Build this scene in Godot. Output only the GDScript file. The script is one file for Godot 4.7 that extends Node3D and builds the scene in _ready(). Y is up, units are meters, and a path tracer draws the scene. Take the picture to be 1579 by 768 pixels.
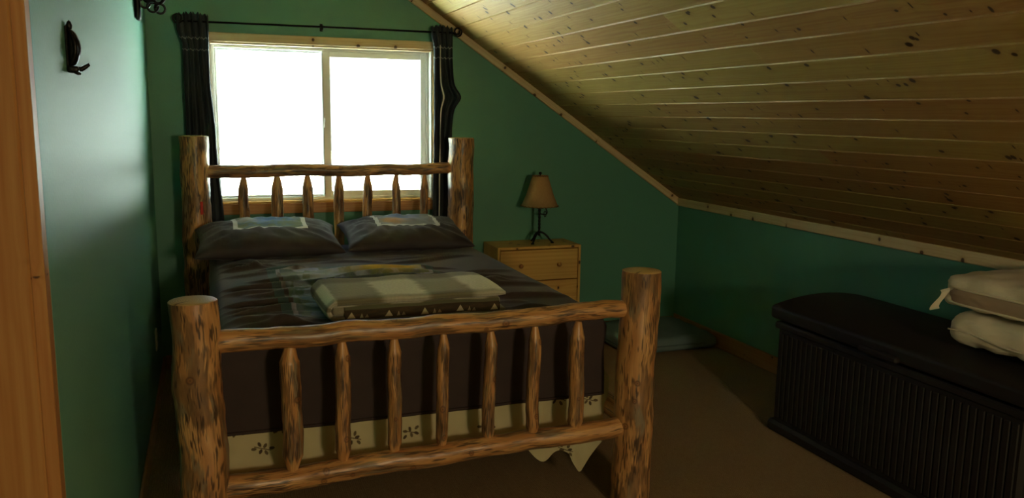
extends Node3D
# Attic bedroom with a log bed under a sloping pine ceiling.
# Axes: x to the right along the window wall, y up, z from the window wall (z = 0) into the room. Metres.

const KNEE_X := 3.304
const KNEE_Y := 0.985
const SLOPE := 33.68          # degrees
const LEFT_X := -0.31
const FLAT_Y := 2.75
const FRONT_Z := 7.4
const FAR_LEFT := -2.3
const PLANK := 0.1256
const FOOT_Z := 2.52
const HEAD_Z := 0.225

var M := {}
var used_names := {}
var noise := FastNoiseLite.new()
var rng := RandomNumberGenerator.new()

# ------------------------------------------------------------------ naming
func numbered(called: String) -> String:
	if not used_names.has(called):
		used_names[called] = 0
		return called
	used_names[called] += 1
	return "%s_%03d" % [called, used_names[called]]

func tag(o: Node3D, label: String, category := "", group := "", kind := "") -> Node3D:
	if label: o.set_meta("label", label)
	if category: o.set_meta("category", category)
	if group: o.set_meta("group", group)
	if kind: o.set_meta("kind", kind)
	return o

func thing(called: String, label: String, category: String, at := Vector3.ZERO, turn := 0.0, group := "") -> Node3D:
	var o := Node3D.new()
	o.name = numbered(called)
	add_child(o)
	o.position = at
	o.rotation.y = turn
	tag(o, label, category, group)
	return o

func setting(called: String, label: String, mesh: Mesh = null, material: Material = null) -> Node3D:
	var o: Node3D
	if mesh:
		var mi := MeshInstance3D.new()
		mi.mesh = mesh
		mi.material_override = material
		o = mi
	else:
		o = Node3D.new()
	o.name = numbered(called)
	add_child(o)
	o.set_meta("kind", "structure")
	o.set_meta("label", label)
	return o

func part(called: String, mesh: Mesh, material: Material, parent: Node3D, at := Transform3D(), label := "") -> MeshInstance3D:
	var mi := MeshInstance3D.new()
	mi.name = called
	mi.mesh = mesh
	mi.material_override = material
	mi.cast_shadow = GeometryInstance3D.SHADOW_CASTING_SETTING_ON
	parent.add_child(mi, true)
	mi.transform = at
	if label: mi.set_meta("label", label)
	return mi

func at(x: float, y: float, z: float) -> Transform3D:
	return Transform3D(Basis(), Vector3(x, y, z))

# ------------------------------------------------------------------ meshes
func commit(st: SurfaceTool) -> ArrayMesh:
	st.generate_normals()
	st.index()
	return st.commit()

func start(smooth := true) -> SurfaceTool:
	var st := SurfaceTool.new()
	st.begin(Mesh.PRIMITIVE_TRIANGLES)
	st.set_smooth_group(0 if smooth else -1)
	return st

func tri(st: SurfaceTool, a: Vector3, b: Vector3, c: Vector3, ua: Vector2, ub: Vector2, uc: Vector2) -> void:
	st.set_uv(ua); st.add_vertex(a)
	st.set_uv(ub); st.add_vertex(b)
	st.set_uv(uc); st.add_vertex(c)

# a sheet of points: f(u, v) -> Vector3 with u, v in 0..1
func sheet(nu: int, nv: int, f: Callable, flip := false, st: SurfaceTool = null, uvf = null) -> SurfaceTool:
	if st == null: st = start()
	var p := []
	var q := []
	for j in nv + 1:
		for i in nu + 1:
			var u := float(i) / nu
			var v := float(j) / nv
			p.append(f.call(u, v))
			q.append(uvf.call(u, v) if uvf != null else Vector2(u, v))
	var w := nu + 1
	for j in nv:
		for i in nu:
			var a := j * w + i
			var k := [a, a + 1, a + w + 1, a + w]
			if flip: k = [a, a + w, a + w + 1, a + 1]
			tri(st, p[k[0]], p[k[1]], p[k[2]], q[k[0]], q[k[1]], q[k[2]])
			tri(st, p[k[0]], p[k[2]], p[k[3]], q[k[0]], q[k[2]], q[k[3]])
	return st

# box with chamfered edges; texture runs along the longest side
func bevel_box(size: Vector3, b := 0.004, stretch := false) -> ArrayMesh:
	var st := start(false)
	add_bevel_box(st, Vector3.ZERO, size, b, stretch)
	return commit(st)

func add_bevel_box(st: SurfaceTool, centre: Vector3, size: Vector3, b := 0.004, stretch := false) -> void:
	var h := size / 2
	var la := 0 if size.x >= size.y and size.x >= size.z else (1 if size.y >= size.z else 2)
	var uv := func(p: Vector3, n: Vector3) -> Vector2:
		var along: float = p[la]
		var across := 0.0
		var best := -1.0
		for k in 3:
			if k != la and 1.0 - absf(n[k]) > best:
				best = 1.0 - absf(n[k])
				across = p[k]
				if stretch: across = p[k] / size[k] * 0.2
		if stretch: return Vector2(along / size[la] + 0.5, across / 0.2 + 0.5)
		return Vector2(along / 1.6 + 0.5, across / 0.2 + 0.5)
	var face := func(pts: Array) -> void:
		var n: Vector3 = (pts[1] - pts[0]).cross(pts[2] - pts[0]).normalized()
		var mid := Vector3.ZERO
		for p in pts: mid += p
		if n.dot(mid) > 0: pts.reverse()
		else: n = -n
		for k in pts.size() - 2:
			tri(st, pts[0] + centre, pts[k + 1] + centre, pts[k + 2] + centre, uv.call(pts[0], n), uv.call(pts[k + 1], n), uv.call(pts[k + 2], n))
	var c := func(s: Vector3, axis: int) -> Vector3:
		var r := Vector3.ZERO
		for k in 3: r[k] = s[k] * (h[k] if k == axis else h[k] - b)
		return r
	for ax in 3:
		var k1 := (ax + 1) % 3
		var k2 := (ax + 2) % 3
		for sg in [-1.0, 1.0]:
			var pts := []
			for e in [[-1.0, -1.0], [1.0, -1.0], [1.0, 1.0], [-1.0, 1.0]]:
				var s := Vector3.ZERO
				s[ax] = sg; s[k1] = e[0]; s[k2] = e[1]
				pts.append(c.call(s, ax))
			face.call(pts)
		for e in [[-1.0, -1.0], [1.0, -1.0], [1.0, 1.0], [-1.0, 1.0]]:
			var s0 := Vector3.ZERO
			s0[ax] = -1.0; s0[k1] = e[0]; s0[k2] = e[1]
			var s1 := s0
			s1[ax] = 1.0
			face.call([c.call(s0, k1), c.call(s1, k1), c.call(s1, k2), c.call(s0, k2)])
	for sx in [-1.0, 1.0]:
		for sy in [-1.0, 1.0]:
			for sz in [-1.0, 1.0]:
				var s := Vector3(sx, sy, sz)
				face.call([c.call(s, 0), c.call(s, 1), c.call(s, 2)])

# polygon in the x-y plane pulled out along z from z0 to z1
func add_prism(st: SurfaceTool, poly: PackedVector2Array, z0: float, z1: float) -> void:
	var k := Geometry2D.triangulate_polygon(poly)
	for i in range(0, k.size(), 3):
		var a := poly[k[i]]; var b := poly[k[i + 1]]; var c := poly[k[i + 2]]
		if (b - a).cross(c - a) > 0:
			var t := b
			b = c
			c = t
		tri(st, Vector3(a.x, a.y, z1), Vector3(b.x, b.y, z1), Vector3(c.x, c.y, z1), a, b, c)
		tri(st, Vector3(a.x, a.y, z0), Vector3(c.x, c.y, z0), Vector3(b.x, b.y, z0), a, c, b)
	var n := poly.size()
	var area := 0.0
	for i in n: area += poly[i].cross(poly[(i + 1) % n])
	for i in n:
		var a := poly[i]; var b := poly[(i + 1) % n]
		if area < 0:
			var t := a
			a = b
			b = t
		tri(st, Vector3(a.x, a.y, z0), Vector3(b.x, b.y, z1), Vector3(b.x, b.y, z0), Vector2(a.x, z0), Vector2(b.x, z1), Vector2(b.x, z0))
		tri(st, Vector3(a.x, a.y, z0), Vector3(a.x, a.y, z1), Vector3(b.x, b.y, z1), Vector2(a.x, z0), Vector2(a.x, z1), Vector2(b.x, z1))

# tube along points with radii
func add_tube(st: SurfaceTool, pts: Array, radii: Array, sides := 10, caps := true) -> void:
	var n := pts.size()
	var rings := []
	var up := Vector3.UP
	var d0: Vector3 = (pts[1] - pts[0]).normalized()
	if absf(d0.dot(up)) > 0.9: up = Vector3.RIGHT
	var side := d0.cross(up).normalized()
	for i in n:
		var d: Vector3 = (pts[mini(i + 1, n - 1)] - pts[maxi(i - 1, 0)]).normalized()
		side = (side - d * side.dot(d)).normalized()
		var other := d.cross(side)
		var ring := []
		for k in sides + 1:
			var a := TAU * k / sides
			ring.append(pts[i] + (side * cos(a) + other * sin(a)) * float(radii[mini(i, radii.size() - 1)]))
		rings.append(ring)
	for i in n - 1:
		for k in sides:
			var u0 := float(k) / sides; var u1 := float(k + 1) / sides
			var v0 := float(i) / (n - 1); var v1 := float(i + 1) / (n - 1)
			tri(st, rings[i][k], rings[i][k + 1], rings[i + 1][k + 1], Vector2(u0, v0), Vector2(u1, v0), Vector2(u1, v1))
			tri(st, rings[i][k], rings[i + 1][k + 1], rings[i + 1][k], Vector2(u0, v0), Vector2(u1, v1), Vector2(u0, v1))
	if caps:
		for k in sides:
			tri(st, pts[0], rings[0][k + 1], rings[0][k], Vector2(0.5, 0), Vector2(0.5, 0), Vector2(0.5, 0))
			tri(st, pts[n - 1], rings[n - 1][k], rings[n - 1][k + 1], Vector2(0.5, 1), Vector2(0.5, 1), Vector2(0.5, 1))

func tube(pts: Array, radii: Array, sides := 10) -> ArrayMesh:
	var st := start()
	add_tube(st, pts, radii, sides)
	return commit(st)

# lathe round the y axis: profile of (radius, height)
func lathe(profile: Array, sides := 32) -> ArrayMesh:
	var st := start()
	var n := profile.size() - 1
	return commit(sheet(sides, n, func(u, v):
		var k := int(round(v * n))
		var p: Vector2 = profile[k]
		return Vector3(cos(u * TAU) * p.x, p.y, sin(u * TAU) * p.x), false, st))

# box rounded by r, subdivided, with an optional push (Callable of position, normal -> Vector3)
func soft_box(h: Vector3, r: float, n: int, push = null, uvs := Vector2(1, 1)) -> ArrayMesh:
	var st := start()
	var core := h - Vector3(r, r, r)
	for ax in 3:
		var k1 := (ax + 1) % 3
		var k2 := (ax + 2) % 3
		for sg in [-1.0, 1.0]:
			var uvl := {}
			var f := func(u: float, v: float) -> Vector3:
				var e := func(t: float, hh: float) -> float:
					# more points near the edges
					var s := t * 2.0 - 1.0
					return signf(s) * (1.0 - pow(1.0 - absf(s), 1.5)) * hh
				var p := Vector3.ZERO
				p[ax] = sg * h[ax]; p[k1] = e.call(u, h[k1]); p[k2] = e.call(v, h[k2])
				var q := p.clamp(-core, core)
				var nn := (p - q).normalized()
				p = q + nn * r
				if push != null: p = push.call(p, nn)
				return p
			var g := func(u: float, v: float) -> Vector2:
				var p: Vector3 = f.call(u, v)
				var fall := (h.y - p.y)
				var uu := p.x + (signf(p.x) * fall if ax == 0 else 0.0)
				var vv := p.z + (signf(p.z) * fall if ax == 2 else 0.0)
				return Vector2(uu / (2.0 * h.x) * uvs.x + 0.5, vv / (2.0 * h.z) * uvs.y + 0.5)
			sheet(n, n, f, sg > 0, st, g)
	return commit(st)

# a log from a to b: rough, slightly bent, with knobs; ends "cut", "tenon" or "point"
func log_mesh(a: Vector3, b: Vector3, r0: float, r1: float, seed_: int, tip := 0.0, tip_r := 0.6, bend := 0.008, rough := 0.05, sides := 20, rings := 40) -> ArrayMesh:
	var d := b - a
	var ln := d.length()
	d /= ln
	var side := d.cross(Vector3.UP if absf(d.y) < 0.8 else Vector3.FORWARD).normalized()
	var other := d.cross(side)
	var n3 := FastNoiseLite.new()
	n3.seed = seed_
	n3.frequency = 1.0
	var st := start()
	return commit(sheet(sides, rings, func(u, v):
		var an: float = u * TAU
		var t: float = v * ln
		var r := lerpf(r0, r1, v)
		if tip > 0.0:
			var e: float = minf(t, ln - t)
			if e < tip: r *= lerpf(tip_r, 1.0, pow(e / tip, 0.85)) if e < tip * 0.82 else lerpf(lerpf(tip_r, 1.0, pow(0.82, 0.85)), 1.0, smoothstep(0.82, 0.9, e / tip))
		var near := minf(1.0, minf(t, ln - t) / 0.05)
		var k := n3.get_noise_3d(cos(an) * 0.8, sin(an) * 0.8, t * 5.0) + 0.5 * n3.get_noise_3d(cos(an) * 2.2 + 7.0, sin(an) * 2.2, t * 16.0)
		r *= 1.0 + rough * k * (0.35 + 0.65 * near)
		var c: Vector3 = a + d * t + side * bend * n3.get_noise_1d(t * 2.3) * near + other * bend * n3.get_noise_1d(t * 2.3 + 40.0) * near
		return c + (side * cos(an) + other * sin(an)) * r, true, st))

# round sawn face with a worn edge, facing dir
func disc(centre: Vector3, dir: Vector3, r: float, dome := 0.004) -> ArrayMesh:
	var side := dir.cross(Vector3.UP if absf(dir.y) < 0.8 else Vector3.FORWARD).normalized()
	var other := dir.cross(side)
	var st := start()
	return commit(sheet(28, 3, func(u, v):
		var rr: float = [0.0, 0.75, 0.94, 1.0][int(round(v * 3))] * r
		var y: float = [dome, dome, dome * 0.6, -0.001][int(round(v * 3))]
		return centre + dir * y + (side * cos(u * TAU) + other * sin(u * TAU)) * rr, false, st, func(u, v):
			var rr: float = [0.0, 0.75, 0.94, 1.0][int(round(v * 3))] * 0.5
			return Vector2(0.5 + cos(u * TAU) * rr, 0.5 + sin(u * TAU) * rr)))

# a stuffed pillow: half sizes, thickness; corners drawn out
func pillow_mesh(hx: float, hz: float, th: float, seed_: int, flat_bottom := 0.35) -> ArrayMesh:
	var n2 := FastNoiseLite.new()
	n2.seed = seed_
	n2.frequency = 1.0
	var st := start()
	for sg in [1.0, -1.0]:
		sheet(44, 32, func(u, v):
			var s: float = sin((u - 0.5) * PI)
			var t: float = sin((v - 0.5) * PI)
			var e: float = (1.0 - pow(absf(s), 2.6)) * (1.0 - pow(absf(t), 2.6))
			var x: float = s * hx * (1.0 - 0.07 * (1.0 - t * t))
			var z: float = t * hz * (1.0 - 0.08 * (1.0 - s * s))
			var y: float = th * pow(e, 0.42) * (1.0 if sg > 0 else flat_bottom) * sg
			var rim := 1.0 - e
			y += e * 0.012 * n2.get_noise_2d(s * 3.0 + sg * 9.0, t * 2.2) * 1.6
			y += 0.016 * rim * e * 3.0 * sin(atan2(t, s) * 17.0 + 3.0 * n2.get_noise_2d(s * 2.0, t * 2.0)) * 0.6
			return Vector3(x, y, z), sg > 0, st, func(u, v):
				return Vector2(0.5 + 0.5 * sin((u - 0.5) * PI), 0.5 + 0.5 * sin((v - 0.5) * PI)))
	return commit(st)

# ------------------------------------------------------------------ textures
func picture(w: int, h: int, f: Callable) -> ImageTexture:
	var data := PackedByteArray()
	data.resize(w * h * 3)
	var k := 0
	for j in h:
		for i in w:
			var c: Color = f.call(float(i) / w, float(j) / h)
			data[k] = clampi(int(c.r * 255.0), 0, 255)
			data[k + 1] = clampi(int(c.g * 255.0), 0, 255)
			data[k + 2] = clampi(int(c.b * 255.0), 0, 255)
			k += 3
	return ImageTexture.create_from_image(Image.create_from_data(w, h, false, Image.FORMAT_RGB8, data))

func noise_of(seed_: int, octaves := 1) -> FastNoiseLite:
	var n := FastNoiseLite.new()
	n.seed = seed_
	n.frequency = 1.0
	n.noise_type = FastNoiseLite.TYPE_SIMPLEX_SMOOTH
	n.fractal_type = FastNoiseLite.FRACTAL_FBM if octaves > 1 else FastNoiseLite.FRACTAL_NONE
	n.fractal_octaves = octaves
	return n

func rgb(r: float, g: float, b: float) -> Color:
	return Color(r / 255.0, g / 255.0, b / 255.0)

# sawn knotty pine: u along the grain (length metres), v across (width metres)
func pine(seed_: int, w: int, h: int, length: float, width: float, knots: int, tone := 1.0, warm := 0.0) -> ImageTexture:
	var n := noise_of(seed_)
	var r := RandomNumberGenerator.new()
	r.seed = seed_
	var ks := []
	for i in knots:
		ks.append([r.randf() * length, (0.1 + 0.8 * r.randf()) * width, r.randf_range(0.006, 0.014), r.randf_range(0.22, 0.4) if r.randf() < 0.4 else r.randf_range(0.75, 1.3)])
	var light := rgb(228, 194, 108).lerp(rgb(222, 166, 98), warm)
	var dark := rgb(206, 160, 80).lerp(rgb(190, 118, 58), warm)
	if warm < 0.0:
		light = rgb(228, 206, 164)
		dark = rgb(206, 174, 126)
	var plan := r.randf_range(2.0, 5.0)
	return picture(w, h, func(u, v):
		var x: float = u * length
		var y: float = v * width
		var bend := 0.0
		var knot := 0.0
		var halo := 0.0
		for k in ks:
			var dx: float = x - k[0]
			if absf(dx) > 0.12: continue
			var dy: float = (y - k[1])
			var d := sqrt(dx * dx / (k[3] * k[3]) + dy * dy) / float(k[2])
			knot = maxf(knot, 1.0 - smoothstep(0.75, 1.15, d))
			halo = maxf(halo, exp(-d * 0.8))
			bend += signf(dy) * k[2] * 1.4 * exp(-(dx * dx) / (k[2] * k[2] * 9.0)) * exp(-absf(dy) / (k[2] * 2.0))
		var g: float = n.get_noise_2d(x * 0.9, (y + bend) * plan * 22.0) * 0.5 + 0.5
		var fine: float = n.get_noise_2d(x * 7.0 + 50.0, (y + bend) * 420.0)
		var band := pow(0.5 + 0.5 * sin(((y + bend) * 190.0 + 5.0 * n.get_noise_2d(x * 1.3, y * 9.0))), 3.0)
		var c := light.lerp(dark, clampf(0.6 * g + 0.18 * band + 0.08 * fine, 0.0, 1.0))
		c = c.lerp(rgb(150, 92, 44), 0.55 * halo * (1.0 - knot))
		c = c.lerp(rgb(70, 40, 20), knot * 0.92)
		return c * tone)

# peeled log: u round the log, v along it; the shaved tips keep the pale wood
func peeled_log(seed_: int, length: float, bark: float, tip: float) -> ImageTexture:
	var n := noise_of(seed_)
	var m := noise_of(seed_ + 77, 3)
	var r := RandomNumberGenerator.new()
	r.seed = seed_
	var ks := []
	for i in int(length * 7.0) + 2:
		ks.append([r.randf(), r.randf_range(0.08, 0.92), r.randf_range(0.006, 0.014)])
	var girth := 0.5 if tip == 0.0 else 0.2
	var bare := rgb(226, 176, 116)
	var bare2 := rgb(192, 134, 80)
	return picture(192, 512, func(u, v):
		var a: float = u * TAU
		var cx := cos(a)
		var cy := sin(a)
		var t: float = v * length
		var c := bare.lerp(bare2, clampf(0.5 + 0.7 * n.get_noise_3d(cx * 2.0, cy * 2.0, t * 3.0), 0, 1))
		c = c.lerp(bare2 * 0.86, 0.35 * clampf(0.5 + n.get_noise_3d(cx * 14.0, cy * 14.0, t * 5.0), 0, 1))
		var patch := m.get_noise_3d(cx * 0.8, cy * 0.8, t * 3.4) * 1.3
		var edge := 1.0
		if tip > 0.0:
			edge = smoothstep(tip * 0.7, tip * 1.15, minf(t, length - t) + 0.025 * n.get_noise_3d(cx * 2.0, cy * 2.0, 3.0))
		# thin brown inner bark left in ragged patches
		var rag := 0.3 * n.get_noise_3d(cx * 7.0, cy * 7.0, t * 7.0) + 0.22 * n.get_noise_3d(cx * 18.0, cy * 18.0, t * 16.0)
		var skin := smoothstep(0.02, 0.3, patch + rag + bark) * edge
		var skin_c := rgb(164, 120, 76).lerp(rgb(104, 76, 52), clampf(0.5 + 0.9 * m.get_noise_3d(cx * 2.6 + 9.0, cy * 2.6, t * 8.0), 0, 1))
		skin_c = skin_c.lerp(rgb(136, 128, 110), 0.75 * smoothstep(0.1, 0.45, m.get_noise_3d(cx * 1.2, cy * 1.2 + 20.0, t * 4.0)))
		c = c.lerp(skin_c, skin * 0.9)
		var dark := smoothstep(0.25, 0.6, n.get_noise_3d(cx * 11.0 + 30.0, cy * 11.0, t * 13.0) * 0.7 + 0.8 * m.get_noise_3d(cx * 1.4 + 5.0, cy * 1.4, t * 5.0 + 11.0) + bark * 0.5) * edge
		c = c.lerp(rgb(58, 40, 28), dark * 0.78)
		for k in ks:
			var du: float = absf(u - k[0])
			du = minf(du, 1.0 - du) * girth
			var dv: float = (v - k[1]) * length
			var d := sqrt(du * du + dv * dv) / float(k[2])
			if d < 2.2:
				c = c.lerp(rgb(150, 92, 50), (1.0 - smoothstep(0.6, 1.0, d)) * 0.5)
				c = c.lerp(rgb(74, 44, 28), exp(-pow((d - 0.95) * 4.0, 2.0)) * 0.55)
				c = c.lerp(rgb(60, 36, 22), (1.0 - smoothstep(0.1, 0.35, d)) * 0.5)
		return c)

func end_grain(seed_: int) -> ImageTexture:
	var n := noise_of(seed_, 2)
	return picture(128, 128, func(u, v):
		var x: float = u - 0.46
		var y: float = v - 0.53
		var d := sqrt(x * x + y * y)
		var ring := 0.5 + 0.5 * sin(d * 120.0 + 2.0 * n.get_noise_2d(u * 5.0, v * 5.0))
		var crack := exp(-pow((atan2(y, x) - 0.7) * 14.0, 2.0)) * smoothstep(0.05, 0.3, d)
		return rgb(222, 186, 132).lerp(rgb(188, 142, 88), ring * 0.55).lerp(rgb(96, 62, 36), crack * 0.7))

func mat(color: Color, rough := 0.8, texture: Texture2D = null, metal := 0.0) -> StandardMaterial3D:
	var m := StandardMaterial3D.new()
	m.albedo_color = color
	m.roughness = rough
	m.metallic = metal
	if texture: m.albedo_texture = texture
	return m

func noise_picture(seed_: int, freq: float, size := 256, octaves := 3) -> ImageTexture:
	var n := FastNoiseLite.new()
	n.seed = seed_
	n.frequency = freq
	n.fractal_octaves = octaves
	return ImageTexture.create_from_image(n.get_seamless_image(size, size))

func relief(m: StandardMaterial3D, t: Texture2D, cm: float) -> StandardMaterial3D:
	m.heightmap_enabled = true
	m.heightmap_texture = t
	m.heightmap_scale = cm
	return m

func materials() -> void:
	# green wall paint, rolled on: slight stipple, satin gloss
	var wall := mat(rgb(92, 150, 130), 0.5)
	wall.uv1_triplanar = true
	wall.uv1_world_triplanar = true
	wall.uv1_scale = Vector3(2.2, 2.2, 2.2)
	relief(wall, noise_picture(3, 0.12), 0.04)
	M.wall = wall
	M.plank = []
	for i in 8: M.plank.append(mat(Color.WHITE, 0.5, pine(100 + i, 1024, 96, 2.6, PLANK, 16, 0.8, 0.22 * (i % 4))))
	for m in M.plank: m.metallic_specular = 0.36
	M.pine = mat(Color.WHITE, 0.5, pine(40, 768, 128, 1.6, 0.2, 12, 1.0, 0.35))
	M.pine_orange = mat(Color.WHITE, 0.45, pine(41, 768, 128, 1.6, 0.2, 5, 0.8, 1.0))
	M.pine_pale = mat(Color.WHITE, 0.5, pine(44, 768, 128, 1.6, 0.2, 14, 1.0, -0.6))
	M.drawer = [mat(Color.WHITE, 0.55, pine(42, 384, 128, 0.62, 0.2, 2, 1.0, 0.3)), mat(Color.WHITE, 0.55, pine(43, 384, 128, 0.62, 0.2, 3, 1.0, 0.35))]
	M.post = [mat(Color.WHITE, 0.5, peeled_log(60, 1.0, 0.06, 0.0)), mat(Color.WHITE, 0.5, peeled_log(61, 1.0, 0.0, 0.0)), mat(Color.WHITE, 0.55, peeled_log(62, 1.4, 0.25, 0.0)), mat(Color.WHITE, 0.55, peeled_log(63, 1.4, 0.22, 0.0))]
	M.rail = [mat(Color.WHITE, 0.45, peeled_log(70, 1.6, 0.02, 0.07)), mat(Color.WHITE, 0.45, peeled_log(71, 1.6, -0.02, 0.07)), mat(Color.WHITE, 0.5, peeled_log(72, 1.6, 0.3, 0.07))]
	M.spindle = []
	for i in 4: M.spindle.append(mat(Color.WHITE, 0.48, peeled_log(80 + i, 0.5, [0.36, 0.3, 0.2, 0.4][i], 0.066)))
	for m in M.post + M.rail + M.spindle:        # clear varnish
		m.clearcoat_enabled = true
		m.clearcoat = 0.45
		m.clearcoat_roughness = 0.3
	M.cut = mat(Color.WHITE, 0.38, end_grain(5))
	# looped pile carpet in fine rows
	var cn := noise_of(8, 2)
	var pile := picture(256, 256, func(u, v):
		var row := 0.5 + 0.5 * sin(u * TAU * 24.0)
		var loop := 0.5 + 0.5 * sin(v * TAU * 32.0 + PI * float(int(u * 24.0) % 2))
		var g := pow(row * loop, 0.6)
		return Color(g, g, g))
	var tint := picture(256, 256, func(u, v):
		var k: float = cn.get_noise_3d(cos(u * TAU) * 5.0, sin(u * TAU) * 5.0, cos(v * TAU) * 4.0) * 0.5 + cn.get_noise_3d(sin(v * TAU) * 30.0, cos(u * TAU) * 30.0, sin(u * TAU) * 30.0)
		return rgb(192, 164, 126).lerp(rgb(160, 130, 94), clampf(0.5 + k, 0, 1)))
	var carpet := mat(Color.WHITE, 0.95, tint)
	carpet.uv1_triplanar = true
	carpet.uv1_world_triplanar = true
	carpet.uv1_scale = Vector3(5, 5, 5)
	relief(carpet, pile, 0.9)
	M.carpet = carpet
	M.vinyl = mat(rgb(232, 234, 230), 0.4)
	M.gasket = mat(rgb(150, 154, 150), 0.6)
	var glass := mat(Color(0.95, 1.0, 0.98, 0.07), 0.03)
	glass.transparency = BaseMaterial3D.TRANSPARENCY_ALPHA
	M.glass = glass
	M.iron = mat(rgb(26, 26, 25), 0.42, null, 0.6)
	relief(M.iron, noise_picture(12, 0.06), 0.05)
	M.iron.uv1_triplanar = true
	M.iron.uv1_scale = Vector3(9, 9, 9)
	M.resin = mat(rgb(27, 22, 20), 0.6)
	M.white_plastic = mat(rgb(225, 222, 210), 0.35)
	M.red = mat(rgb(206, 48, 40), 0.5)
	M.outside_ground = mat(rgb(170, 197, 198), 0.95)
	M.shingle = mat(rgb(90, 84, 78), 0.9)
	# cloths
	var weave := picture(128, 128, func(u, v):
		var g := 0.5 + 0.25 * sin(u * TAU * 32.0) + 0.25 * sin(v * TAU * 32.0)
		return Color(g, g, g))
	M.weave = weave

# ------------------------------------------------------------------ the place
func slope_point(s: float, z: float, off := 0.0) -> Vector3:
	# s metres up the ceiling slope from the knee wall; off metres below the ceiling face
	var a := deg_to_rad(SLOPE)
	return Vector3(KNEE_X - s * cos(a) - off * sin(a), KNEE_Y + s * sin(a) - off * cos(a), z)

func ceiling_y(x: float) -> float:
	return minf(FLAT_Y, KNEE_Y + (KNEE_X - x) * tan(deg_to_rad(SLOPE)))

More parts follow.
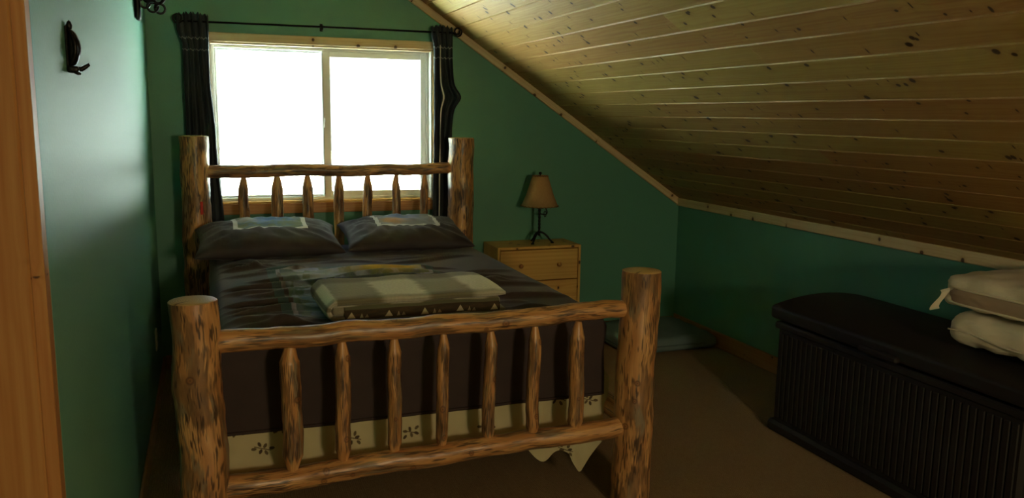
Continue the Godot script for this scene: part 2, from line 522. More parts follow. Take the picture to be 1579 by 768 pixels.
func build_shell() -> void:
	# floor slab
	var st := start(false)
	add_bevel_box(st, Vector3((FAR_LEFT + KNEE_X) / 2, -0.06, FRONT_Z / 2), Vector3(KNEE_X - FAR_LEFT + 0.4, 0.12, FRONT_Z + 0.4), 0.002)
	setting("floor", "brown looped carpet covering the attic floor", commit(st), M.carpet)

	# window wall with its opening
	var ox0 := 0.03; var ox1 := 1.405; var oy0 := 1.018; var oy1 := 1.996
	st = start(false)
	var top := func(x: float) -> float: return ceiling_y(x) + 0.1
	add_prism(st, PackedVector2Array([Vector2(LEFT_X - 0.12, -0.12), Vector2(ox0, -0.12), Vector2(ox0, top.call(ox0)), Vector2(LEFT_X - 0.12, top.call(LEFT_X))]), -0.16, 0.0)
	add_prism(st, PackedVector2Array([Vector2(ox1, -0.12), Vector2(KNEE_X + 0.12, -0.12), Vector2(KNEE_X + 0.12, KNEE_Y), Vector2(ox1, top.call(ox1) - 0.02)]), -0.16, 0.0)
	add_prism(st, PackedVector2Array([Vector2(ox0, -0.12), Vector2(ox1, -0.12), Vector2(ox1, oy0), Vector2(ox0, oy0)]), -0.16, 0.0)
	add_prism(st, PackedVector2Array([Vector2(ox0, oy1), Vector2(ox1, oy1), Vector2(ox1, top.call(ox1) - 0.02), Vector2(0.65, FLAT_Y + 0.1), Vector2(ox0, FLAT_Y + 0.1)]), -0.16, 0.0)
	setting("wall_back", "green painted gable wall with the window", commit(st), M.wall)
	# left wall up to the wood cased opening
	st = start(false)
	add_bevel_box(st, Vector3(LEFT_X - 0.06, FLAT_Y / 2, 1.765), Vector3(0.12, FLAT_Y + 0.2, 3.54), 0.001)
	setting("wall_left", "green satin painted side wall beside the bed", commit(st), M.wall)
	# stub of wall that the casing is nailed to, and the space behind the camera
	st = start(false)
	add_bevel_box(st, Vector3((FAR_LEFT + LEFT_X) / 2 - 0.03, FLAT_Y / 2, 3.53), Vector3(LEFT_X - FAR_LEFT + 0.02, FLAT_Y + 0.2, 0.12), 0.001)
	setting("wall_landing", "short green wall beside the cased opening", commit(st), M.wall)
	st = start(false)
	add_bevel_box(st, Vector3(FAR_LEFT - 0.06, FLAT_Y / 2, 5.5), Vector3(0.12, FLAT_Y + 0.2, FRONT_Z - 3.4), 0.001)
	setting("wall_far_left", "green wall of the landing behind the camera", commit(st), M.wall)
	st = start(false)
	add_prism(st, PackedVector2Array([Vector2(FAR_LEFT - 0.12, -0.12), Vector2(KNEE_X + 0.12, -0.12), Vector2(KNEE_X + 0.12, KNEE_Y), Vector2(0.65, FLAT_Y + 0.05), Vector2(FAR_LEFT - 0.12, FLAT_Y + 0.05)]), FRONT_Z, FRONT_Z + 0.12)
	setting("wall_front", "green gable wall behind the camera", commit(st), M.wall)
	st = start(false)
	add_bevel_box(st, Vector3(KNEE_X + 0.06, KNEE_Y / 2 - 0.02, FRONT_Z / 2), Vector3(0.12, KNEE_Y + 0.1, FRONT_Z + 0.24), 0.001)
	setting("wall_right", "low dark green knee wall under the sloping ceiling", commit(st), M.wall)

	# sloping ceiling: boards side by side over a deck, each board a piece
	var ceil_node := setting("ceiling", "sloping ceiling of knotty pine boards running along the room")
	var a := deg_to_rad(SLOPE)
	var turn := Basis(Vector3(0, 0, 1), -a)     # local x runs down the slope, local y out of the roof
	var total := (FLAT_Y - KNEE_Y) / sin(a)
	var deck := bevel_box(Vector3(total + 0.3, 0.06, FRONT_Z + 0.3), 0.002)
	part("deck", deck, M.pine_orange, ceil_node, Transform3D(turn, slope_point(total / 2, FRONT_Z / 2, -0.052)))
	var lens := [1.35, 1.9, 2.6, 3.2, 3.9, 2.3]
	var meshes := {}
	rng.seed = 21
	var s := 1.839 - PLANK * 15.0
	var row := 0
	while s < total + 0.02:
		var z := 0.0
		while z < FRONT_Z - 0.01:
			var ln: float = lens[rng.randi() % lens.size()]
			if row == 9 and z == 0.0: ln = 3.2
			if FRONT_Z - z - ln < 0.7: ln = FRONT_Z - z
			ln = snappedf(ln, 0.05)
			if not meshes.has(ln): meshes[ln] = plank_mesh(ln - 0.0004)
			part("plank", meshes[ln], M.plank[rng.randi() % 8], ceil_node, Transform3D(turn * Basis(Vector3(0, 0, 1), deg_to_rad(rng.randf_range(-0.15, 0.15))), slope_point(s - PLANK / 2, z + ln / 2, -0.009)))
			z += ln
		s += PLANK
		row += 1
	# flat part of the ceiling, above the picture
	var fx := KNEE_X - (FLAT_Y - KNEE_Y) / tan(a)
	var x := fx - 0.06
	st = start(false)
	add_bevel_box(st, Vector3((fx + FAR_LEFT) / 2, FLAT_Y + 0.05, FRONT_Z / 2), Vector3(fx - FAR_LEFT + 0.3, 0.06, FRONT_Z + 0.3), 0.002)
	part("flat_deck", commit(st), M.pine_orange, ceil_node)
	var flat_mesh := plank_mesh(FRONT_Z)
	var k := 0
	while x > FAR_LEFT - 0.1:
		part("plank", flat_mesh, M.plank[k % 8], ceil_node, at(x, FLAT_Y + 0.011, FRONT_Z / 2))
		x -= PLANK
		k += 1

	# pine trim: up the gable and along the knee wall
	var gable := total + 0.05
	setting("trim_1", "pine trim board sloping up the gable wall under the ceiling", bevel_box(Vector3(gable, 0.048, 0.02), 0.004), M.pine_pale).transform = Transform3D(turn, slope_point(gable / 2 - 0.02, 0.011, 0.022))
	setting("trim_2", "knotty pine trim along the top of the knee wall", bevel_box(Vector3(0.02, 0.058, FRONT_Z), 0.004), M.pine_pale).position = Vector3(KNEE_X - 0.011, KNEE_Y - 0.022, FRONT_Z / 2)
	setting("baseboard_left", "pine baseboard along the left wall", bevel_box(Vector3(0.014, 0.085, 3.4), 0.003), M.pine_orange).position = Vector3(LEFT_X + 0.008, 0.0425, 1.72)
	setting("baseboard_back", "pine baseboard under the window", bevel_box(Vector3(KNEE_X - LEFT_X - 0.03, 0.085, 0.014), 0.003), M.pine_orange).position = Vector3((KNEE_X + LEFT_X) / 2, 0.0425, 0.008)
	setting("baseboard_right", "pine baseboard along the knee wall", bevel_box(Vector3(0.016, 0.11, FRONT_Z - 0.05), 0.003), M.pine_orange).position = Vector3(KNEE_X - 0.009, 0.055, FRONT_Z / 2)

	# cased opening beside the camera
	var cased := setting("trim_3", "orange pine casing and jamb around the opening into the bedroom")
	part("jamb", bevel_box(Vector3(0.025, FLAT_Y, 0.05), 0.002), M.pine_orange, cased, at(LEFT_X - 0.0115, FLAT_Y / 2, 3.566), "narrow orange pine jamb edge")
	part("casing", bevel_box(Vector3(0.14, FLAT_Y, 0.018), 0.004), M.pine_orange, cased, at(LEFT_X - 0.091, FLAT_Y / 2, 3.601), "wide orange pine casing board")

	build_window(ox0, ox1, oy0, oy1)

	# outdoors: pale sunlit ground a storey below, and the roof that shelters the window
	st = start(false)
	add_bevel_box(st, Vector3(0, -3.1, -30), Vector3(160, 0.2, 140), 0.01)
	setting("ground", "sunlit dry meadow a storey below the window", commit(st), M.outside_ground)
	var roof := setting("roof", "roof over the attic with eaves beyond the gable")
	var rl := total + 1.6
	part("roof_slope", bevel_box(Vector3(rl + 0.5, 0.12, FRONT_Z + 1.7), 0.01), M.shingle, roof, Transform3D(turn, slope_point(rl / 2 - 0.25, FRONT_Z / 2 - 0.45, -0.2)))
	var ridge := slope_point(rl, 0.0, -0.2)
	var turn2 := Basis(Vector3(0, 0, 1), a)
	part("roof_slope", bevel_box(Vector3(3.6, 0.12, FRONT_Z + 1.7), 0.01), M.shingle, roof, Transform3D(turn2, ridge + Vector3(-1.8 * cos(a), -1.8 * sin(a), FRONT_Z / 2 - 0.45)))

func plank_mesh(ln: float) -> ArrayMesh:
	# tongue and groove board: face down, long edges chamfered, one with a nickel gap
	var st := start(false)
	var w := PLANK / 2
	var prof := [Vector2(-w, 0.009), Vector2(-w, 0.0), Vector2(-w + 0.0075, -0.009), Vector2(w - 0.0015, -0.009), Vector2(w - 0.0003, -0.008), Vector2(w - 0.0003, 0.009)]
	for i in prof.size():
		var p: Vector2 = prof[i]
		var q: Vector2 = prof[(i + 1) % prof.size()]
		var a0 := Vector3(p.x, p.y, -ln / 2); var a1 := Vector3(p.x, p.y, ln / 2)
		var b0 := Vector3(q.x, q.y, -ln / 2); var b1 := Vector3(q.x, q.y, ln / 2)
		var vp := p.x / PLANK + 0.5; var vq := q.x / PLANK + 0.5
		var l := ln / 2.6
		tri(st, a0, b1, b0, Vector2(0, vp), Vector2(l, vq), Vector2(0, vq))
		tri(st, a0, a1, b1, Vector2(0, vp), Vector2(l, vp), Vector2(l, vq))
	for sg in [-1.0, 1.0]:
		for i in range(1, prof.size() - 1):
			var p0: Vector2 = prof[0]; var p1: Vector2 = prof[i]; var p2: Vector2 = prof[i + 1]
			var pts := [Vector3(p0.x, p0.y, sg * ln / 2), Vector3(p1.x, p1.y, sg * ln / 2), Vector3(p2.x, p2.y, sg * ln / 2)]
			if sg > 0: pts.reverse()
			tri(st, pts[0], pts[1], pts[2], Vector2(0.1, 0.1), Vector2(0.1, 0.2), Vector2(0.1, 0.3))
	return commit(st)

func frame_of(x0: float, x1: float, y0: float, y1: float, l: float, r: float, t: float, b: float, z0: float, z1: float) -> ArrayMesh:
	# four bars round a rectangle
	var st := start(false)
	var zc := (z0 + z1) / 2
	var d := absf(z1 - z0)
	add_bevel_box(st, Vector3(x0 + l / 2, (y0 + y1) / 2, zc), Vector3(l, y1 - y0, d), 0.003)
	add_bevel_box(st, Vector3(x1 - r / 2, (y0 + y1) / 2, zc), Vector3(r, y1 - y0, d), 0.003)
	add_bevel_box(st, Vector3((x0 + l + x1 - r) / 2, y1 - t / 2, zc), Vector3(x1 - x0 - l - r, t, d), 0.003)
	add_bevel_box(st, Vector3((x0 + l + x1 - r) / 2, y0 + b / 2, zc), Vector3(x1 - x0 - l - r, b, d), 0.003)
	return commit(st)

func build_window(x0: float, x1: float, y0: float, y1: float) -> void:
	var w := setting("window_1", "white vinyl sliding window in a pine casing")
	var cx := (x0 + x1) / 2
	var cy := (y0 + y1) / 2
	var wide := x1 - x0
	# pine lining of the opening
	part("jamb_liner", bevel_box(Vector3(wide, 0.012, 0.075), 0.002), M.pine_pale, w, at(cx, y1 - 0.006, -0.03), "pale pine head lining")
	part("jamb_liner", bevel_box(Vector3(wide, 0.012, 0.075), 0.002), M.pine, w, at(cx, y0 + 0.006, -0.03), "pine sill lining")
	part("jamb_liner", bevel_box(Vector3(0.012, y1 - y0, 0.075), 0.002), M.vinyl, w, at(x0 + 0.006, cy, -0.03), "white side lining")
	part("jamb_liner", bevel_box(Vector3(0.012, y1 - y0, 0.075), 0.002), M.vinyl, w, at(x1 - 0.006, cy, -0.03), "white side lining")
	part("casing", bevel_box(Vector3(wide + 0.11, 0.054, 0.018), 0.004), M.pine_pale, w, at(cx, y1 + 0.026, 0.01), "pine head casing with knots")
	part("casing", bevel_box(Vector3(wide + 0.11, 0.066, 0.018), 0.004), M.pine_orange, w, at(cx, y0 - 0.033, 0.01), "reddish pine casing under the sill")
	part("casing", bevel_box(Vector3(0.055, y1 - y0, 0.018), 0.004), M.pine, w, at(x0 - 0.027, cy, 0.01), "pine side casing")
	part("casing", bevel_box(Vector3(0.055, y1 - y0, 0.018), 0.004), M.pine, w, at(x1 + 0.027, cy, 0.01), "pine side casing")
	var fx0 := x0 + 0.012; var fx1 := x1 - 0.012; var fy0 := y0 + 0.012; var fy1 := y1 - 0.012
	part("outer_frame", frame_of(fx0, fx1, fy0, fy1, 0.018, 0.018, 0.018, 0.018, -0.14, -0.055), M.vinyl, w, Transform3D(), "white vinyl outer frame")
	var fixed := part("fixed_sash", frame_of(fx0 + 0.018, 0.725, fy0 + 0.018, fy1 - 0.018, 0.012, 0.03, 0.012, 0.012, -0.125, -0.1), M.vinyl, w, Transform3D(), "white vinyl fixed sash")
	part("pane", bevel_box(Vector3(0.66, fy1 - fy0 - 0.05, 0.005), 0.0005), M.glass, fixed, at((fx0 + 0.018 + 0.725) / 2 - 0.006, cy, -0.112), "clear window pane")
	var slider := part("sliding_sash", frame_of(0.7, fx1 - 0.016, fy0 + 0.016, fy1 - 0.016, 0.052, 0.036, 0.036, 0.036, -0.092, -0.062), M.vinyl, w, Transform3D(), "white vinyl sliding sash")
	part("pane", bevel_box(Vector3(0.6, fy1 - fy0 - 0.09, 0.005), 0.0005), M.glass, slider, at((0.752 + fx1 - 0.052) / 2, cy, -0.078), "clear window pane")
	part("latch", bevel_box(Vector3(0.014, 0.07, 0.018), 0.004), M.vinyl, slider, at(0.712, 1.52, -0.056), "small white sash latch")
	part("pull_rail", bevel_box(Vector3(0.006, fy1 - fy0 - 0.06, 0.008), 0.002), M.gasket, slider, at(0.704, cy, -0.06), "grey pull rail of the sash")

# ------------------------------------------------------------------ bed
func build_bed() -> void:
	var bed := thing("log_bed", "rustic bed frame of peeled pine logs under the window", "bed")
	var spots := [[-0.067, FOOT_Z, 0.962, 0.078, 0], [1.608, FOOT_Z, 0.977, 0.078, 1], [-0.074, HEAD_Z, 1.439, 0.081, 2], [1.537, HEAD_Z, 1.434, 0.082, 3]]
	for s in spots:
		var tall: float = s[2]
		var lean: float = -0.02 if s[4] == 1 else (0.02 if s[4] == 0 else 0.0)
		var p := part("post", log_mesh(Vector3(s[0] + lean, 0.0, s[1]), Vector3(s[0], tall, s[1]), s[3] * 1.03, s[3], 300 + s[4], 0.0, 1.0, 0.012, 0.07, 28, 60), M.post[s[4]], bed, Transform3D(), ["stout footboard post with smooth pale top", "stout footboard post with knots", "tall headboard post", "tall headboard post"][s[4]])
		part("cut_end", disc(Vector3(s[0], tall, s[1]), Vector3.UP, s[3] * 0.995), M.cut, p, Transform3D(), "pale sawn top of the log")
	var r := func(called, x0, y0, x1, y1, z, rad, m, sd, lab) -> void:
		part(called, log_mesh(Vector3(x0, y0, z), Vector3(x1, y1, z), rad * 1.04, rad * 0.96, sd, 0.07, 0.86, 0.012, 0.08, 20, 80), m, bed, Transform3D(), lab)
	r.call("foot_rail", -0.05, 0.812, 1.57, 0.823, FOOT_Z, 0.0375, M.rail[0], 320, "peeled log rail across the top of the footboard")
	r.call("foot_rail", -0.05, 0.292, 1.57, 0.335, FOOT_Z, 0.041, M.rail[1], 321, "peeled log rail across the bottom of the footboard")
	r.call("head_rail", -0.05, 1.235, 1.51, 1.238, HEAD_Z, 0.037, M.rail[2], 322, "weathered log rail across the top of the headboard")
	r.call("head_rail", -0.05, 0.62, 1.51, 0.62, HEAD_Z, 0.04, M.rail[1], 323, "")
	for x in [-0.07, 1.58]:
		part("side_rail", log_mesh(Vector3(x, 0.36, HEAD_Z), Vector3(x, 0.36, FOOT_Z), 0.045, 0.045, 330 + int(x), 0.07, 0.8, 0.01, 0.06, 16, 50), M.rail[1], bed)
	var foot := [[0.238, 0.036], [0.416, 0.028], [0.603, 0.026], [0.786, 0.0235], [0.97, 0.025], [1.15, 0.026], [1.333, 0.031]]
	for i in foot.size():
		var rad: float = foot[i][1]
		part("spindle", log_mesh(Vector3(foot[i][0], 0.318, FOOT_Z), Vector3(foot[i][0] + 0.003, 0.79, FOOT_Z), rad, rad * 0.97, 340 + i, 0.07, 0.4, 0.009, 0.1, 18, 60), M.spindle[i % 4], bed)
	var head := [[0.191, 0.03], [0.383, 0.036], [0.561, 0.034], [0.749, 0.032], [0.928, 0.031], [1.11, 0.027], [1.291, 0.026]]
	for i in head.size():
		var rad: float = head[i][1]
		part("spindle", log_mesh(Vector3(head[i][0], 0.63, HEAD_Z), Vector3(head[i][0] + 0.003, 1.205, HEAD_Z), rad, rad * 0.97, 360 + i, 0.08, 0.42, 0.009, 0.1, 18, 60), M.spindle[(i + 3) % 4], bed)
	part("paint_mark", bevel_box(Vector3(0.016, 0.075, 0.003), 0.001), M.red, bed, Transform3D(Basis(Vector3.UP, 0.35), Vector3(-0.045, 1.03, HEAD_Z + 0.083)), "small red sticker on the headboard post")

	var ms := thing("box_spring", "fabric box spring on the log side rails", "box spring", Vector3(0.76, 0.38, 1.33))
	part("base", soft_box(Vector3(0.74, 0.1, 0.99), 0.03, 8), mat(rgb(120, 110, 96), 0.9), ms)
	var mt := thing("mattress", "thick mattress hidden under the dark comforter", "mattress", Vector3(0.76, 0.63, 1.33))
	part("body", soft_box(Vector3(0.745, 0.14, 1.0), 0.05, 10), mat(rgb(190, 184, 170), 0.9), mt)
	build_bedding()

func blob(u: float, v: float, cu: float, cv: float, ru: float, rv: float) -> float:
	return exp(-pow((u - cu) / ru, 2.0) - pow((v - cv) / rv, 2.0))

func build_bedding() -> void:
	# comforter: lies over the mattress, hangs over the sides and the foot
	var n := noise_of(500, 2)
	var x0 := -0.005; var x1 := 1.525; var z0 := 0.34; var z1 := 2.365; var ytop := 0.788
	var drop := 0.31
	var across := (x1 - x0) + 2.0 * drop
	var along := (z1 - z0) + drop
	var folds := []
	rng.seed = 77
	for k in 46:
		folds.append([rng.randf_range(-0.1, 0.55) if k < 34 else rng.randf_range(0.7, 1.1), rng.randf_range(0.25, 0.8), rng.randf_range(0.42, 2.0), rng.randf_range(-0.22, 0.28), rng.randf_range(0.012, 0.028), rng.randf_range(0.01, 0.03), rng.randf_range(-0.03, 0.03)])
	var f := func(u: float, v: float) -> Vector3:
		var s := u * across - drop
		var t := v * along
		var w := x1 - x0
		var dx := 0.0
		var x := s
		if s < 0.0: dx = -s; x = 0.0
		elif s > w: dx = s - w; x = w
		var l := z1 - z0
		var dz := maxf(0.0, t - l)
		var z := minf(t, l)
		# rounded shoulders
		var rr := 0.055
		var ex := minf(x, w - x)
		var ez := l - z
		var soft := 0.0
		if ex < rr: soft = maxf(soft, rr - sqrt(maxf(0.0, rr * rr - (rr - ex) * (rr - ex))))
		if ez < rr: soft = maxf(soft, rr - sqrt(maxf(0.0, rr * rr - (rr - ez) * (rr - ez))))
		var d := maxf(dx, dz)
		var y := ytop - soft * (1.0 if d <= 0.0 else 1.0) - d
		var inside := smoothstep(0.0, 0.12, ex) * smoothstep(0.0, 0.1, ez)
		# loft and long creases
		var p := Vector2(x, z)
		var wob := n.get_noise_2d(p.x * 1.3, p.y * 1.3)
		var lift := 0.0
		for fo in folds:
			var q: float = (p.x - fo[0]) / fo[1]
			if q < 0.0 or q > 1.0: continue
			var line: float = fo[2] + fo[3] * (p.x - fo[0]) + fo[6] * sin(q * 5.0)
			var w2: float = (p.y - line) / fo[4]
			if absf(w2) < 3.0: lift += fo[5] * pow(sin(q * PI), 0.7) * exp(-w2 * w2)
		var calm := smoothstep(0.42, 0.62, z) * lerpf(1.0, 0.15, smoothstep(1.42, 1.56, z) * smoothstep(0.28, 0.42, x) * smoothstep(1.25, 1.15, x))
		y += inside * calm * (0.012 * wob + minf(lift, 0.04) + 0.002)
		var out := 0.012 * n.get_noise_2d((x + z) * 5.0, d * 2.0) * smoothstep(0.0, 0.1, d)
		var px := x0 + x
		var pz := z0 + z
		if dx > 0.0: px += (-1.0 if s < 0.0 else 1.0) * (0.012 + out)
		if dz > 0.0: pz += out * 0.6 + 0.003
		return Vector3(px, y, pz)
	var cn := noise_of(510, 3)
	var top_print := picture(768, 768, func(u, v):
		var s: float = u * across - drop + x0
		var t: float = v * along + z0
		var c := rgb(62, 46, 44).lerp(rgb(52, 38, 37), 0.5 + 0.5 * cn.get_noise_2d(s * 8.0, t * 8.0))
		# framed printed panel in the middle
		var e := minf(minf(s - 0.25, 1.08 - s), minf(t - 1.1, 2.2 - t))
		if e > 0.0:
			var wear: float = smoothstep(-0.35, 0.2, cn.get_noise_2d(s * 6.0 + 3.0, t * 6.0))
			if e < 0.04: c = c.lerp(rgb(48, 78, 80), 0.8)
			elif e < 0.06: c = c.lerp(rgb(150, 148, 166), 0.85 * wear)
			else:
				var k: float = cn.get_noise_2d(s * 5.0, t * 5.0)
				var q: float = cn.get_noise_2d(s * 11.0 + 40.0, t * 9.0)
				c = rgb(148, 150, 190).lerp(rgb(72, 80, 92), smoothstep(-0.15, 0.2, k))
				c = c.lerp(rgb(64, 84, 62), smoothstep(0.0, 0.3, q) * 0.8)
				c = c.lerp(rgb(214, 176, 84), clampf(blob(s, t, 0.85, 1.28, 0.16, 0.12) * 1.5 + 0.3 * q, 0, 1))
				c = c.lerp(rgb(190, 190, 214), clampf(blob(s, t, 0.5, 1.3, 0.14, 0.1) * 1.2 + 0.3 * k, 0, 1) * 0.8)
				c = c.lerp(rgb(70, 100, 104), clampf(blob(s, t, 0.4, 1.85, 0.1, 0.3) + 0.4 * k, 0, 1) * 0.8)
		return c)
	var cm := mat(Color.WHITE, 0.75, top_print)
	cm.rim_enabled = true
	cm.rim = 0.25
	var comf := thing("comforter", "dark brown comforter with a printed picture panel spread over the bed", "comforter")
	part("cover", commit(sheet(130, 260, f, true)), cm, comf)
	# hem tube so that the edge has thickness
	var hem := []
	for i in 61: hem.append(f.call(drop / across + (1.0 - 2.0 * drop / across) * i / 60.0, 1.0) + Vector3(0, 0.004, 0))
	part("hem", tube(hem, [0.007], 8), mat(rgb(54, 40, 38), 0.8), comf)

	# cream sheet hanging below it at the foot, printed with leaf sprigs
	var sprigs := []
	for p in [[0.145, 0.36], [0.22, 0.43], [0.475, 0.36], [0.7, 0.355], [0.9, 0.485], [1.01, 0.34], [1.19, 0.45], [1.4, 0.31], [0.33, 0.47], [1.36, 0.2], [0.6, 0.46], [1.33, 0.42], [0.05, 0.44], [1.47, 0.4]]:
		sprigs.append(Vector2(p[0], p[1]))
	var sn := noise_of(520, 2)
	var skirt_print := picture(1024, 320, func(u, v):
		var x: float = u * 1.6
		var y: float = 0.62 - v * 0.5
		var c := rgb(200, 190, 152).lerp(rgb(188, 177, 138), 0.5 + 0.5 * sn.get_noise_2d(x * 9.0, y * 9.0))
		for s in sprigs:
			var d: Vector2 = Vector2(x, y) - s
			if d.length() > 0.05: continue
			for k in 6:
				var a: float = float(k) * 1.05 + s.x * 7.0
				var o := Vector2(cos(a), sin(a) * 0.75) * (0.016 + 0.008 * float(k % 3))
				var e: Vector2 = (d - o).rotated(-a)
				if pow(e.x / 0.0095, 2.0) + pow(e.y / 0.0055, 2.0) < 1.0: c = rgb(74, 60, 44) if k % 2 else rgb(98, 84, 58)
			if absf(d.y + 0.3 * d.x) < 0.0016 and absf(d.x) < 0.03: c = rgb(84, 68, 46)
		return c)
	var sk := thing("bed_skirt", "cream sheet printed with dark leaf sprigs hanging behind the footboard", "bed skirt")
	var skf := func(u: float, v: float) -> Vector3:
		var x := 0.0 + u * 1.525
		var bottom := 0.27 + 0.012 * sin(x * 9.0)
		if x > 1.05: bottom = lerpf(0.27, 0.175, smoothstep(1.05, 1.3, x)) + 0.02 * sin(x * 34.0)
		if x > 1.38: bottom -= 0.07 * (1.0 - absf(x - 1.43) / 0.07)
		var y := lerpf(0.56, bottom, v)
		var fold := 0.012 * sn.get_noise_2d(x * 6.0, 2.0) + 0.012 * smoothstep(1.15, 1.4, x) * sin(x * 42.0)
		var z := 2.358 + (fold + 0.018 * smoothstep(0.3, 1.0, v)) * smoothstep(0.1, 0.5, v)
		var xo := x + 0.035 * smoothstep(1.44, 1.525, x) * smoothstep(0.05, 0.2, v) * smoothstep(0.8, 0.25, v)
		return Vector3(xo, y, z)
	var skm := mat(Color.WHITE, 0.85, skirt_print)
	skm.cull_mode = BaseMaterial3D.CULL_DISABLED
	part("cloth", commit(sheet(120, 24, skf, true, null, func(u, v):
		var p: Vector3 = skf.call(u, v)
		return Vector2(p.x / 1.6, (0.62 - p.y) / 0.5))), skm, sk)
	# pillows in printed cases
	for i in 2:
		var px: float = [0.304, 1.09][i]
		var hx: float = [0.394, 0.37][i]
		var pn := noise_of(530 + i, 3)
		var pc := picture(384, 256, func(u, v):
			var c := rgb(58, 46, 50).lerp(rgb(46, 37, 40), 0.5 + 0.5 * pn.get_noise_2d(u * 7.0, v * 5.0))
			var e := minf(minf(u - 0.24, 0.78 - u), minf(v - 0.1, 0.68 - v))
			if e > 0.0:
				if e < 0.035: c = rgb(206, 204, 208)
				else:
					var k: float = pn.get_noise_2d(u * 9.0, v * 9.0)
					c = [rgb(108, 122, 104), rgb(132, 132, 142)][i].lerp([rgb(72, 118, 184), rgb(96, 118, 164)][i], clampf(blob(u, v, 0.5, 0.3, 0.15, 0.2) * 1.5 + k, 0, 1))
					c = c.lerp([rgb(150, 146, 156), rgb(196, 138, 74)][i], clampf(blob(u, v, [0.32, 0.4][i], [0.3, 0.5][i], 0.1, 0.12) * 1.3 + 0.5 * k, 0, 1))
			return c)
		var pm := mat(Color.WHITE, 0.65, pc)
		pm.rim_enabled = true
		pm.rim = 0.3
		var pl := thing("bed_pillow", ["dark pillow with a blue printed panel against the headboard", "dark pillow with an orange and grey printed panel against the headboard"][i], "pillow", Vector3(px, 0.862, [0.575, 0.545][i]), [0.0, -0.02][i], "pillows at the head of the bed")
		var cs := part("pillow_case", pillow_mesh(hx, 0.25, [0.112, 0.1][i], 540 + i, 0.5), pm, pl)
		cs.rotation.x = 0.17
	var bd := thing("speck", "tiny white speck between the two bed pillows", "speck", Vector3(0.687, 0.83, 0.7))  # small white ball between the pillows, not identified as any object
	part("ball", lathe([Vector2(0, -0.009), Vector2(0.006, -0.007), Vector2(0.009, 0), Vector2(0.006, 0.007), Vector2(0, 0.009)], 12), M.white_plastic, bd)

	build_blanket()

